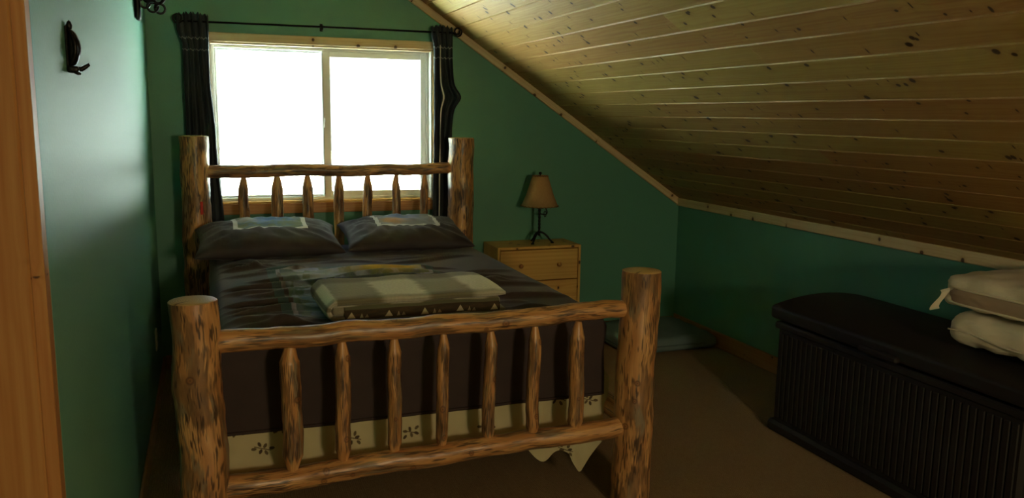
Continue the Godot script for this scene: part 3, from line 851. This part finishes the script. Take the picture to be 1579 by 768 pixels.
func build_blanket() -> void:
	var n := noise_of(560, 3)
	var plaid := picture(512, 384, func(u, v):
		var x: float = u + 0.015 * n.get_noise_2d(u * 9.0, v * 9.0)
		var y: float = v + 0.02 * n.get_noise_2d(u * 7.0 + 20.0, v * 7.0)
		var a := smoothstep(-0.35, 0.35, sin(x * TAU * 2.6 + 0.9))
		var b := smoothstep(0.22, 0.36, y) - 0.6 * smoothstep(0.86, 0.97, y)
		var c := rgb(84, 78, 52).lerp(rgb(252, 250, 234), clampf(0.1 + 0.3 * a + 0.34 * b + 0.36 * a * b, 0, 1))
		var g: float = n.get_noise_2d(u * 60.0, v * 60.0)
		return c.lerp(rgb(128, 132, 106), 0.15 + 0.15 * g))
	var border := picture(512, 96, func(u, v):
		# dark border with pale pointed trees and small marks
		var c := rgb(48, 46, 34).lerp(rgb(84, 66, 42), 0.5 + 0.5 * n.get_noise_2d(u * 8.0, v * 3.0))
		if v < 0.2 or v > 0.93: c = rgb(96, 98, 74)
		var cell: float = fmod(u * 13.0, 1.0)
		var idx := int(u * 13.0)
		var hgt: float = (0.86 - v) / 0.5
		if hgt > 0.0 and hgt < 1.0:
			if idx % 3 == 0 and absf(cell - 0.5) < 0.34 * (1.0 - hgt): c = rgb(186, 178, 148)
			elif idx % 3 == 1 and absf(cell - 0.3) < 0.16 * (1.0 - hgt * 1.3): c = rgb(150, 142, 116)
			elif idx % 3 == 1 and absf(cell - 0.72) < 0.2 * (1.0 - hgt * 1.7): c = rgb(132, 122, 96)
		return c)
	var pm := mat(Color.WHITE, 0.95, plaid)
	pm.rim_enabled = true
	pm.rim = 0.5
	relief(pm, noise_picture(90, 0.2), 0.15)
	var bm := mat(Color.WHITE, 0.95, border)
	bm.rim_enabled = true
	bm.rim = 0.3
	var b := thing("folded_blanket", "folded green and cream plaid fleece blanket on the foot of the comforter", "blanket", Vector3(0.745, 0.797, 2.09), 0.03)
	var nn := noise_of(570, 2)
	var wave := func(p: Vector3, _n: Vector3) -> Vector3:
		return p + Vector3(0, 0.008 * nn.get_noise_2d(p.x * 3.5, p.z * 3.0), 0.01 * nn.get_noise_2d(p.x * 3.0, p.y * 9.0))
	# outer layer wraps round the left end over the inner layers
	var path := []
	for k in 15: path.append(Vector2(lerpf(0.365, -0.315, k / 14.0), 0.076))
	for k in range(1, 12): path.append(Vector2(-0.315 - 0.032 * sin(k * PI / 12.0), 0.044 + 0.032 * cos(k * PI / 12.0)))
	for k in 15: path.append(Vector2(lerpf(-0.315, 0.36, k / 14.0), 0.012))
	var np := path.size() - 1
	var outer := sheet(36, np, func(u, v):
		var k := int(round(v * np))
		var p: Vector2 = path[k]
		var d: Vector2 = (path[mini(k + 1, np)] - path[maxi(k - 1, 0)]).normalized()
		var a: float = u * TAU
		var e := func(t: float) -> float: return signf(t) * pow(absf(t), 0.35)
		var thick := 0.0165 if k < 16 else 0.012
		if k == 0 or k == np: thick *= 0.55
		var off: float = e.call(cos(a)) * thick
		var q := Vector3(p.x + d.y * off, p.y - d.x * off, e.call(sin(a)) * 0.214)
		return wave.call(q, Vector3.ZERO), true, null, func(u, v): return Vector2(v * 2.0, 0.5 + 0.5 * signf(sin(u * TAU)) * pow(absf(sin(u * TAU)), 0.35)))
	part("outer_fold", commit(outer), pm, b, Transform3D(), "plaid outer layer of the folded blanket")
	part("inner_fold", soft_box(Vector3(0.34, 0.021, 0.209), 0.0185, 18, wave), pm, b, at(0.004, 0.044, 0.0), "inner layers of the folded blanket")
	part("border", commit(sheet(60, 8, func(u, v):
		var x: float = lerpf(-0.29, 0.335, u)
		var q := Vector3(x, 0.058 - 0.052 * v, 0.213 + 0.007 * sin(v * PI))
		return wave.call(q, Vector3.ZERO), true)), bm, b, at(0.0, 0.0, 0.0), "dark border with pale printed trees")

# ------------------------------------------------------------------ furniture
func build_nightstand() -> void:
	var w := 0.6; var h := 0.722; var dp := 0.3; var t := 0.018
	var c := thing("nightstand", "unfinished pine chest of drawers beside the bed", "chest of drawers", Vector3(2.062, 0, 0.02 + dp / 2))
	part("side_panel", bevel_box(Vector3(t, h, dp), 0.002), M.pine, c, at(-w / 2 + t / 2, h / 2, 0))
	part("side_panel", bevel_box(Vector3(t, h, dp), 0.002), M.pine, c, at(w / 2 - t / 2, h / 2, 0))
	part("top", bevel_box(Vector3(w - 2 * t, t, dp), 0.002), M.pine, c, at(0, h - t / 2, 0), "bare pine top")
	part("back_panel", bevel_box(Vector3(w - 2 * t, h - 0.05, 0.006), 0.001), M.pine, c, at(0, h / 2, -dp / 2 + 0.006))
	part("plinth", bevel_box(Vector3(w - 2 * t, 0.05, 0.016), 0.002), M.pine, c, at(0, 0.03, dp / 2 - 0.02))
	var fh := (h - t - 0.06 - 4 * 0.006) / 3.0
	for k in 3:
		var y := h - t - 0.006 - fh / 2 - k * (fh + 0.006)
		var d := part("drawer", bevel_box(Vector3(w - 2 * t - 0.008, fh, 0.018), 0.002), M.drawer[k % 2], c, at(0, y, dp / 2 - 0.012))
		for s in [-1.0, 1.0]:
			var kb := part("knob", lathe([Vector2(0.0, 0.0), Vector2(0.008, 0.0), Vector2(0.007, 0.008), Vector2(0.014, 0.013), Vector2(0.0155, 0.019), Vector2(0.011, 0.024), Vector2(0.0, 0.0255)], 18), M.pine_orange, d, Transform3D(Basis(Vector3.RIGHT, PI / 2), Vector3(s * 0.138, 0.0, 0.009)))
			kb.set_meta("label", "round turned wooden knob")

func build_lamp() -> void:
	var l := thing("table_lamp", "black wrought iron table lamp with a tan parchment shade on the nightstand", "lamp", Vector3(2.113, 0.722, 0.17))
	var shade_tex := picture(128, 64, func(u, v):
		var k := noise.get_noise_2d(u * 300.0, v * 120.0)
		return rgb(196, 158, 110).lerp(rgb(176, 136, 90), 0.5 + 0.5 * k))
	var sm := mat(Color.WHITE, 0.8, shade_tex)
	sm.backlight_enabled = true
	sm.backlight = Color(0.35, 0.28, 0.2)
	var sh := part("lamp_shade", lathe([Vector2(0.05, 0.462), Vector2(0.053, 0.462), Vector2(0.072, 0.4), Vector2(0.094, 0.33), Vector2(0.127, 0.252), Vector2(0.1255, 0.252), Vector2(0.092, 0.33), Vector2(0.05, 0.462)], 40), sm, l, Transform3D(), "tan parchment cone shade")
	var lace := start()
	for k in 28:
		var a0 := TAU * k / 28.0
		var a1 := a0 + TAU / 28.0
		var am := (a0 + a1) / 2
		add_tube(lace, [Vector3(cos(a0) * 0.1275, 0.252, sin(a0) * 0.1275), Vector3(cos(am) * 0.1285, 0.258, sin(am) * 0.1285), Vector3(cos(a1) * 0.1275, 0.252, sin(a1) * 0.1275)], [0.0022], 6, false)
	part("lacing", commit(lace), mat(rgb(112, 82, 52), 0.9), sh, Transform3D(), "brown laced lower rim")
	lace = start()
	for k in 18:
		var a0 := TAU * k / 18.0
		var a1 := a0 + TAU / 18.0
		add_tube(lace, [Vector3(cos(a0) * 0.053, 0.461, sin(a0) * 0.053), Vector3(cos((a0 + a1) / 2) * 0.0545, 0.456, sin((a0 + a1) / 2) * 0.0545), Vector3(cos(a1) * 0.053, 0.461, sin(a1) * 0.053)], [0.002], 6, false)
	part("lacing", commit(lace), mat(rgb(112, 82, 52), 0.9), sh, Transform3D(), "brown laced upper rim")
	part("finial", lathe([Vector2(0, 0.455), Vector2(0.004, 0.456), Vector2(0.004, 0.468), Vector2(0.01, 0.472), Vector2(0.012, 0.478), Vector2(0.007, 0.485), Vector2(0, 0.487)], 14), M.iron, l)
	var sp := start()
	for k in 3:
		var a := TAU * k / 3.0 + 0.5
		add_tube(sp, [Vector3(0, 0.459, 0), Vector3(cos(a) * 0.05, 0.46, sin(a) * 0.05)], [0.0018], 6)
	part("spider", commit(sp), M.iron, sh)
	part("harp_post", tube([Vector3(0, 0.24, 0), Vector3(0, 0.462, 0)], [0.003], 8), M.iron, l)
	part("socket", lathe([Vector2(0, 0.24), Vector2(0.017, 0.24), Vector2(0.019, 0.255), Vector2(0.016, 0.3), Vector2(0, 0.305)], 18), M.iron, l)
	# twisted pole
	var pts := []
	var radii := []
	for k in 41:
		pts.append(Vector3(0, 0.05 + 0.2 * k / 40.0, 0))
		radii.append(0.0085 + 0.0012 * sin(k * 1.3))
	part("pole", tube(pts, radii, 10), M.iron, l, Transform3D(), "hammered iron pole")
	part("collar", lathe([Vector2(0, 0.236), Vector2(0.03, 0.238), Vector2(0.032, 0.243), Vector2(0.012, 0.248), Vector2(0, 0.25)], 20), M.iron, l)
	for k in 3:
		var a := TAU * k / 3.0 + 0.35
		var dir := Vector3(cos(a), 0, sin(a))
		var leg := []
		for j in 15:
			var q := float(j) / 14.0
			leg.append(dir * (0.008 + 0.075 * q + 0.008 * smoothstep(0.8, 1.0, q)) + Vector3(0, 0.012 + 0.062 * cos(q * PI / 2.0) - 0.006 * smoothstep(0.7, 1.0, q), 0))
		var lg := part("leg", tube(leg, [0.0065], 8), M.iron, l)
		part("foot", lathe([Vector2(0, 0.0), Vector2(0.011, 0.0), Vector2(0.012, 0.006), Vector2(0.006, 0.011), Vector2(0, 0.012)], 12), M.iron, lg, Transform3D(Basis(), dir * 0.091))
	# curled hook with a hanging ring under the shade
	var curl := []
	for k in 20:
		var q := float(k) / 19.0
		curl.append(Vector3(0.008 + 0.045 * sin(q * PI * 0.75), 0.2 + 0.04 * q - 0.02 * sin(q * PI), 0.008))
	part("curl", tube(curl, [0.004], 8), M.iron, l)
	var ring := []
	for k in 17: ring.append(Vector3(0.037 + 0.008 * cos(TAU * k / 16.0), 0.2 + 0.02 * sin(TAU * k / 16.0), 0.01))
	part("hanging_ring", tube(ring, [0.0032], 8), M.iron, l)

func build_chest() -> void:
	# resin deck box against the knee wall, front towards the bed
	var ln := 1.42
	var c := thing("storage_chest", "long dark brown resin storage chest against the knee wall", "chest", Vector3(2.665, 0, 2.0 + ln / 2))
	var dp := 0.6
	part("body", bevel_box(Vector3(dp - 0.03, 0.53, ln - 0.04), 0.015), M.resin, c, at(dp / 2, 0.285, 0))
	part("plinth", bevel_box(Vector3(dp + 0.005, 0.06, ln), 0.015), M.resin, c, at(dp / 2 - 0.005, 0.03, 0), "flared base of the chest")
	part("rim", bevel_box(Vector3(dp - 0.005, 0.035, ln - 0.015), 0.008), M.resin, c, at(dp / 2, 0.555, 0))
	var slat := bevel_box(Vector3(0.008, 0.44, 0.03), 0.0038)
	for k in 38:
		part("rib", slat, M.resin, c, at(0.012, 0.3, -ln / 2 + 0.06 + k * (ln - 0.12) / 37.0))
	# domed lid, thicker in the middle
	var lid := part("lid", soft_box(Vector3(dp / 2 + 0.012, 0.035, ln / 2 + 0.012), 0.018, 22, func(p: Vector3, n: Vector3) -> Vector3:
		var q: float = p.x / (dp / 2)
		if p.y > 0.0: p.y += 0.042 * (1.0 - q * q) * smoothstep(0.0, 0.03, p.y)
		return p), M.resin, c, at(dp / 2 - 0.002, 0.622, 0), "low domed lid")
	part("lid_handle", bevel_box(Vector3(0.03, 0.028, 0.22), 0.008), M.resin, lid, at(-dp / 2 - 0.02, -0.02, 0.02), "moulded lid handle")

func build_white_pillows() -> void:
	var n := noise_of(600, 2)
	var cotton := mat(rgb(222, 212, 188), 0.85)
	cotton.rim_enabled = true
	cotton.rim = 0.2
	var taupe := mat(rgb(168, 146, 124), 0.85)
	var crease := func(p: Vector3, nn: Vector3) -> Vector3:
		return p + nn * (0.012 * n.get_noise_3d(p.x * 5.0, p.y * 8.0, p.z * 7.0) + 0.006 * (1.0 - absf(n.get_noise_3d(p.x * 4.0 + 8.0, p.y * 14.0, p.z * 16.0 + p.y * 20.0))))
	var lo := thing("white_pillow", "plump off-white pillow lying on the dark chest lid", "pillow", Vector3(3.005, 0.777, 3.19), 0.05, "white pillows on the chest")
	var soft := func(h: Vector3, r: float, dome: float) -> Callable:
		return func(p: Vector3, nn: Vector3) -> Vector3:
			var e := (1.0 - pow(absf(p.x) / h.x, 3.0)) * (1.0 - pow(absf(p.z) / h.z, 3.0))
			var q: Vector3 = crease.call(p, nn)
			q.y += signf(p.y) * dome * maxf(0.0, e) * (1.0 if p.y > 0 else 0.2)
			return q
	var h1 := Vector3(0.265, 0.056, 0.235)
	part("pillow_body", soft_box(h1, 0.052, 26, soft.call(h1, 0.052, 0.012)), cotton, lo)
	var seam := []
	for k in 25:
		var q := float(k) / 24.0
		seam.append(Vector3(-0.272 + 0.004 * sin(q * 9.0), -0.012 + 0.01 * sin(q * 5.0 + 1.0), lerpf(-0.21, 0.21, q)))
	part("piping", tube(seam, [0.0035], 8), mat(rgb(196, 188, 166), 0.85), lo, Transform3D(), "piped seam round the pillow")
	var h2 := Vector3(0.265, 0.058, 0.3)
	var up := thing("white_pillow", "boxed off-white pillow with a taupe side band, on top of the other pillow", "pillow", Vector3(3.0, 0.926, 3.245), 0.02, "white pillows on the chest")
	part("pillow_body", soft_box(h2, 0.03, 26, soft.call(h2, 0.03, 0.016)), cotton, up)
	var band := start()
	var ring := func(u: float) -> Vector2:
		# rounded rectangle outline
		var a := u * TAU
		var s := sin(a); var cc := cos(a)
		var k := pow(pow(absf(cc), 8.0) + pow(absf(s), 8.0), -1.0 / 8.0)
		return Vector2(cc * k * (h2.x + 0.008), s * k * (h2.z + 0.008))
	sheet(120, 6, func(u, v):
		var q: Vector2 = ring.call(u)
		var b: float = 1.0 + 0.012 * n.get_noise_2d(u * 40.0, v * 2.0) + 0.02 * sin(v * PI)
		return Vector3(q.x * b, lerpf(-0.045, 0.012, v), q.y * b), true, band)
	part("gusset", commit(band), taupe, up, Transform3D(), "taupe gathered side band")
	for y in [-0.046, 0.014]:
		var pts := []
		for k in 61:
			var q: Vector2 = ring.call(k / 60.0)
			pts.append(Vector3(q.x * 1.012, y, q.y * 1.012))
		part("piping", tube(pts, [0.0045], 8), cotton, up, Transform3D(), "white piping")
	# ribbon tab at the far corner
	var rb := start()
	sheet(3, 10, func(u, v):
		return Vector3(-0.27 - 0.012 * v + 0.014 * (u - 0.5), 0.0 - 0.085 * v + 0.015 * (u - 0.5) + 0.01 * sin(v * 6.0), -0.292 - 0.022 * v + 0.014 * sin(v * 6.0) + (0.024 + 0.016 * absf(v - 0.4)) * (u - 0.5)), false, rb)
	part("tab", commit(rb), cotton, up, Transform3D(), "white fabric tab hanging from the corner")

func build_floor_cushion() -> void:
	var n := noise_of(620, 2)
	var cm := mat(rgb(112, 132, 136), 0.9)
	cm.uv1_scale = Vector3(8, 8, 8)
	relief(cm, M.weave, 0.08)
	var c := thing("floor_cushion", "flat grey blue floor cushion in the corner by the knee wall", "cushion", Vector3(2.92, 0.055, 0.35))
	var h := Vector3(0.36, 0.05, 0.3)
	part("pad", soft_box(h, 0.045, 20, func(p: Vector3, nn: Vector3) -> Vector3:
		var e := (1.0 - pow(absf(p.x) / h.x, 2.0)) * (1.0 - pow(absf(p.z) / h.z, 2.0))
		if p.y > 0.0: p.y += 0.012 * e + 0.01 * n.get_noise_2d(p.x * 6.0, p.z * 6.0)
		return p), cm, c)
	var pts := []
	for k in 65:
		var a := TAU * k / 64.0
		var q := pow(pow(absf(cos(a)), 7.0) + pow(absf(sin(a)), 7.0), -1.0 / 7.0)
		pts.append(Vector3(cos(a) * q * h.x * 1.0, 0.0, sin(a) * q * h.z * 1.0))
	part("piping", tube(pts, [0.005], 8), mat(rgb(92, 110, 114), 0.9), c)

func build_curtains() -> void:
	var rod := thing("curtain_rod", "thin black iron curtain rod with scrolled ends above the window", "curtain rod", Vector3(0.715, 2.1, 0.062))
	part("rod", tube([Vector3(-0.82, 0.0, 0), Vector3(0.0, 0.004, 0), Vector3(0.82, 0.006, 0)], [0.006], 10), M.iron, rod)
	for s in [-1.0, 1.0]:
		var pts := []
		for k in 40:
			var q := float(k) / 39.0
			var a := -PI / 2 + q * TAU * 1.35
			var r := 0.03 * (1.0 - 0.62 * q)
			pts.append(Vector3(s * (0.845 + cos(a) * r), -0.005 + 0.03 + sin(a) * r - 0.01, 0))
		pts.push_front(Vector3(s * 0.815, 0.004, 0))
		part("scroll", tube(pts, [0.005], 8), M.iron, rod, Transform3D(), "curled scroll end")
	for x in [-0.77, -0.02, 0.745]:
		var br := start()
		add_tube(br, [Vector3(x, -0.002, -0.058), Vector3(x, -0.012, -0.03), Vector3(x, -0.008, 0.0), Vector3(x, 0.012, 0.008)], [0.005], 8)
		add_bevel_box(br, Vector3(x, 0.004, -0.059), Vector3(0.018, 0.045, 0.006), 0.002)
		part("bracket", commit(br), M.iron, rod)
	for i in 2:
		var cn := noise_of(640 + i, 2)
		var tex := picture(256, 512, func(u, v):
			var c := rgb(48, 55, 62).lerp(rgb(38, 45, 51), 0.5 + 0.5 * cn.get_noise_2d(u * 14.0, v * 9.0))
			var y: float = 2.15 - v * 1.6
			for b in [2.022, 1.955]:
				var w: float = absf(y - b - 0.004 * sin(u * 60.0))
				if w < 0.0035: c = rgb(150, 150, 150)
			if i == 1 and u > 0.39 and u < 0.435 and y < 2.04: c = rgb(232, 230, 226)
			return c)
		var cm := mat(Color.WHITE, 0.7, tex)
		cm.cull_mode = BaseMaterial3D.CULL_DISABLED
		cm.backlight_enabled = true
		cm.backlight = Color(0.05, 0.06, 0.07)
		var lab: String = ["dark curtain bunched at the window beside the green side wall", "dark curtain with a thin white stripe bunched at the window by the sloping ceiling"][i]
		var c := thing("curtain", lab, "curtain", Vector3.ZERO, 0.0, "window curtains")
		var cloth := commit(sheet(96, 90, func(u, v):
			var y: float = 2.135 - v * 1.6 if i == 0 else 2.135 - v * 1.55
			var xa := 0.0
			var xb := 0.0
			if i == 0:
				xa = lerpf(-0.145, -0.118, smoothstep(2.06, 1.96, y)) - 0.012 * smoothstep(1.6, 1.0, y)
				xb = lerpf(0.04, 0.036, smoothstep(2.1, 1.9, y)) + 0.022 * smoothstep(1.8, 1.4, y) + 0.024 * smoothstep(1.4, 0.9, y)
			else:
				xa = lerpf(1.376, 1.392, smoothstep(2.1, 2.0, y)) - 0.012 * smoothstep(1.6, 0.9, y)
				xb = 1.519 + 0.05 * exp(-pow((y - 1.695) / 0.055, 2.0)) + 0.012 * smoothstep(1.95, 1.75, y) - 0.012 * smoothstep(1.65, 1.45, y)
			var folds: float = 4.5 if i == 0 else 4.0
			var amp := 0.017 * (0.6 + 0.4 * smoothstep(2.1, 1.8, y))
			var ruffle := 0.010 * sin(u * 60.0) * smoothstep(2.06, 2.12, y)
			var z := 0.07 + amp * sin(u * TAU * folds + 0.5 * cn.get_noise_2d(u * 3.0, y * 1.2) * 3.0) + 0.006 * cn.get_noise_2d(u * 8.0, y * 3.0)
			y += ruffle * 0.7 + (0.014 * sin(u * PI) if v < 0.05 else 0.0)
			return Vector3(lerpf(xa, xb, u) + 0.006 * cos(u * TAU * folds) * 0.6, y, z), true))
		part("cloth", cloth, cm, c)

func build_wall_iron() -> void:
	# cast iron wall hook by the opening
	var h := thing("wall_hook", "black cast iron wall hook with a ribbed bowed body near the pine casing", "hook", Vector3(LEFT_X, 1.728, 3.1))
	h.scale = Vector3(0.66, 0.76, 0.76)
	part("back_plate", bevel_box(Vector3(0.008, 0.135, 0.05), 0.003), M.iron, h, at(0.005, 0.0, 0.0))
	part("knob", lathe([Vector2(0, -0.012), Vector2(0.008, -0.01), Vector2(0.011, 0.0), Vector2(0.007, 0.012), Vector2(0.0, 0.018)], 14), M.iron, h, at(0.014, 0.068, 0.0))
	for k in 4:
		var zz := -0.024 + 0.016 * k
		var pts := []
		var rr := []
		for j in 13:
			var q := float(j) / 12.0
			pts.append(Vector3(0.008 + (0.034 - 0.006 * absf(k - 1.5)) * pow(sin(q * PI), 0.7), 0.058 - 0.115 * q, zz * (0.5 + 0.5 * sin(q * PI))))
			rr.append(0.005 + 0.004 * sin(q * PI))
		part("rib", tube(pts, rr, 8), M.iron, h)
	part("body", soft_box(Vector3(0.02, 0.056, 0.026), 0.0195, 12, func(p: Vector3, _n: Vector3) -> Vector3:
		var q := sqrt(maxf(0.0, 1.0 - pow(p.y / 0.06, 2.0)))
		return Vector3((p.x + 0.02) * (0.35 + 0.6 * q) - 0.02, p.y, p.z * (0.4 + 0.6 * q))), M.iron, h, at(0.026, 0.0, 0.0), "bowed cast iron body")
	part("foot", soft_box(Vector3(0.02, 0.011, 0.032), 0.009, 6), M.iron, h, at(0.02, -0.068, 0.0))
	part("prong", tube([Vector3(0.028, -0.066, 0.0), Vector3(0.046, -0.066, 0.0), Vector3(0.06, -0.058, 0.0), Vector3(0.073, -0.05, 0.0)], [0.008, 0.008, 0.007, 0.005], 10), M.iron, h)
	part("prong", tube([Vector3(0.02, -0.072, 0.015), Vector3(0.036, -0.08, 0.02), Vector3(0.046, -0.082, 0.022)], [0.007, 0.006, 0.003], 8), M.iron, h)

	# wrought iron scroll bracket high on the wall near the corner
	var s := thing("scroll_bracket", "black wrought iron scroll bracket high on the left wall near the corner", "bracket", Vector3(LEFT_X, 2.14, 0.78))
	part("back_plate", soft_box(Vector3(0.014, 0.13, 0.035), 0.0135, 8), M.iron, s, at(0.015, 0.012, 0.0))
	part("arm", tube([Vector3(0.01, 0.03, 0), Vector3(0.06, 0.01, 0), Vector3(0.11, 0.03, 0), Vector3(0.14, 0.08, 0)], [0.007], 10), M.iron, s)
	for q in [[0.05, -0.035, 0.026, 0.0], [0.085, -0.05, 0.028, 1.0], [0.118, -0.055, 0.026, 2.2], [0.07, 0.0, 0.03, 3.5], [0.11, -0.005, 0.03, 5.0]]:
		var pts := []
		for k in 30:
			var t := float(k) / 29.0
			var a: float = q[3] + t * TAU * 1.15
			var r: float = q[2] * (1.0 - 0.25 * t)
			pts.append(Vector3(q[0] + cos(a) * r, q[1] + sin(a) * r, 0.012 * sin(a * 0.5 + q[3])))
		part("scroll", tube(pts, [0.006], 8), M.iron, s)

	# wall socket low on the left wall
	var o := thing("wall_outlet", "pale wall socket plate low on the green side wall behind the bed", "outlet", Vector3(LEFT_X, 0.345, 0.6))
	part("plate", bevel_box(Vector3(0.007, 0.115, 0.07), 0.003), M.white_plastic, o, at(0.004, 0, 0))
	for y in [-0.022, 0.022]:
		part("socket", bevel_box(Vector3(0.004, 0.03, 0.034), 0.0015), M.white_plastic, o, at(0.0085, y, 0))

func build_fill_lamp() -> void:
	# added unseen fill lamp behind the camera; lantern form chosen to soften its light
	var l := thing("fill_lamp", "added lantern giving warm fill from the unseen gable wall behind the camera", "lamp", Vector3(1.35, 1.65, FRONT_Z))
	var flat := Basis(Vector3.RIGHT, -PI / 2)      # the lathe's axis points into the room
	part("back_plate", lathe([Vector2(0.0, 0.0), Vector2(0.09, 0.0), Vector2(0.095, 0.015), Vector2(0.08, 0.025), Vector2(0, 0.025)], 28), M.iron, l, Transform3D(flat, Vector3.ZERO))
	var gm := mat(rgb(255, 236, 205), 0.5)
	gm.emission_enabled = true
	gm.emission = Color(1.0, 0.87, 0.7)
	gm.emission_energy_multiplier = 0.35
	part("lamp_globe", lathe([Vector2(0.0, 0.02), Vector2(0.09, 0.035), Vector2(0.17, 0.09), Vector2(0.21, 0.17), Vector2(0.22, 0.24), Vector2(0.2, 0.32), Vector2(0.14, 0.4), Vector2(0.07, 0.445), Vector2(0, 0.455)], 28), gm, l, Transform3D(flat, Vector3.ZERO))
	var o := OmniLight3D.new()
	o.name = "fill_lamp_glow"
	o.light_color = Color(1.0, 0.87, 0.7)
	o.light_energy = FILL_LAMP_ENERGY
	o.light_size = 0.2
	o.omni_range = 14.0
	o.omni_attenuation = 2.0
	o.shadow_enabled = true
	l.add_child(o)
	o.position = Vector3(0, 0, -0.24)

const FILL_LAMP_ENERGY := 0.36
const SUN_ENERGY := 6.0
const SKY_ENERGY := 0.17
const EXPOSURE := 9.4

func _ready() -> void:
	# camera
	var cam := Camera3D.new()
	cam.name = "camera"
	cam.fov = 2.0 * rad_to_deg(atan(384.0 / 1280.0))
	add_child(cam)
	cam.position = Vector3(0, 1.58, 5.4)
	cam.rotation_degrees = Vector3(-9.1109, -20.1228, 0.7918)
	cam.near = 0.05
	cam.current = true
	# sky, exposure
	var env := Environment.new()
	env.background_mode = Environment.BG_SKY
	var sky := Sky.new()
	var sm := ProceduralSkyMaterial.new()
	sm.sky_top_color = rgb(140, 180, 224)
	sm.sky_horizon_color = rgb(238, 243, 246)
	sm.sky_curve = 0.3
	sm.ground_bottom_color = rgb(226, 232, 234)
	sm.ground_horizon_color = rgb(238, 243, 246)
	sm.sky_energy_multiplier = 1.0
	sky.sky_material = sm
	env.sky = sky
	env.background_energy_multiplier = SKY_ENERGY
	env.tonemap_mode = Environment.TONE_MAPPER_LINEAR
	env.tonemap_exposure = EXPOSURE
	env.sdfgi_enabled = true
	env.ssao_enabled = true
	env.ssil_enabled = true
	var we := WorldEnvironment.new()
	we.name = "environment"
	we.environment = env
	add_child(we)
	# sun: high over the knee-wall side, so that it lights the ground outside and not the room
	var sun := DirectionalLight3D.new()
	sun.name = "sun"
	sun.light_color = Color(1.0, 0.97, 0.9)
	sun.light_energy = SUN_ENERGY
	sun.light_angular_distance = 0.5
	sun.shadow_enabled = true
	add_child(sun)
	sun.look_at_from_position(Vector3.ZERO, -Vector3(0.5, 0.8, 0.12), Vector3.UP)

	noise.frequency = 1.0
	materials()
	build_shell()
	build_fill_lamp()
	build_bed()
	build_nightstand()
	build_lamp()
	build_chest()
	build_white_pillows()
	build_floor_cushion()
	build_curtains()
	build_wall_iron()
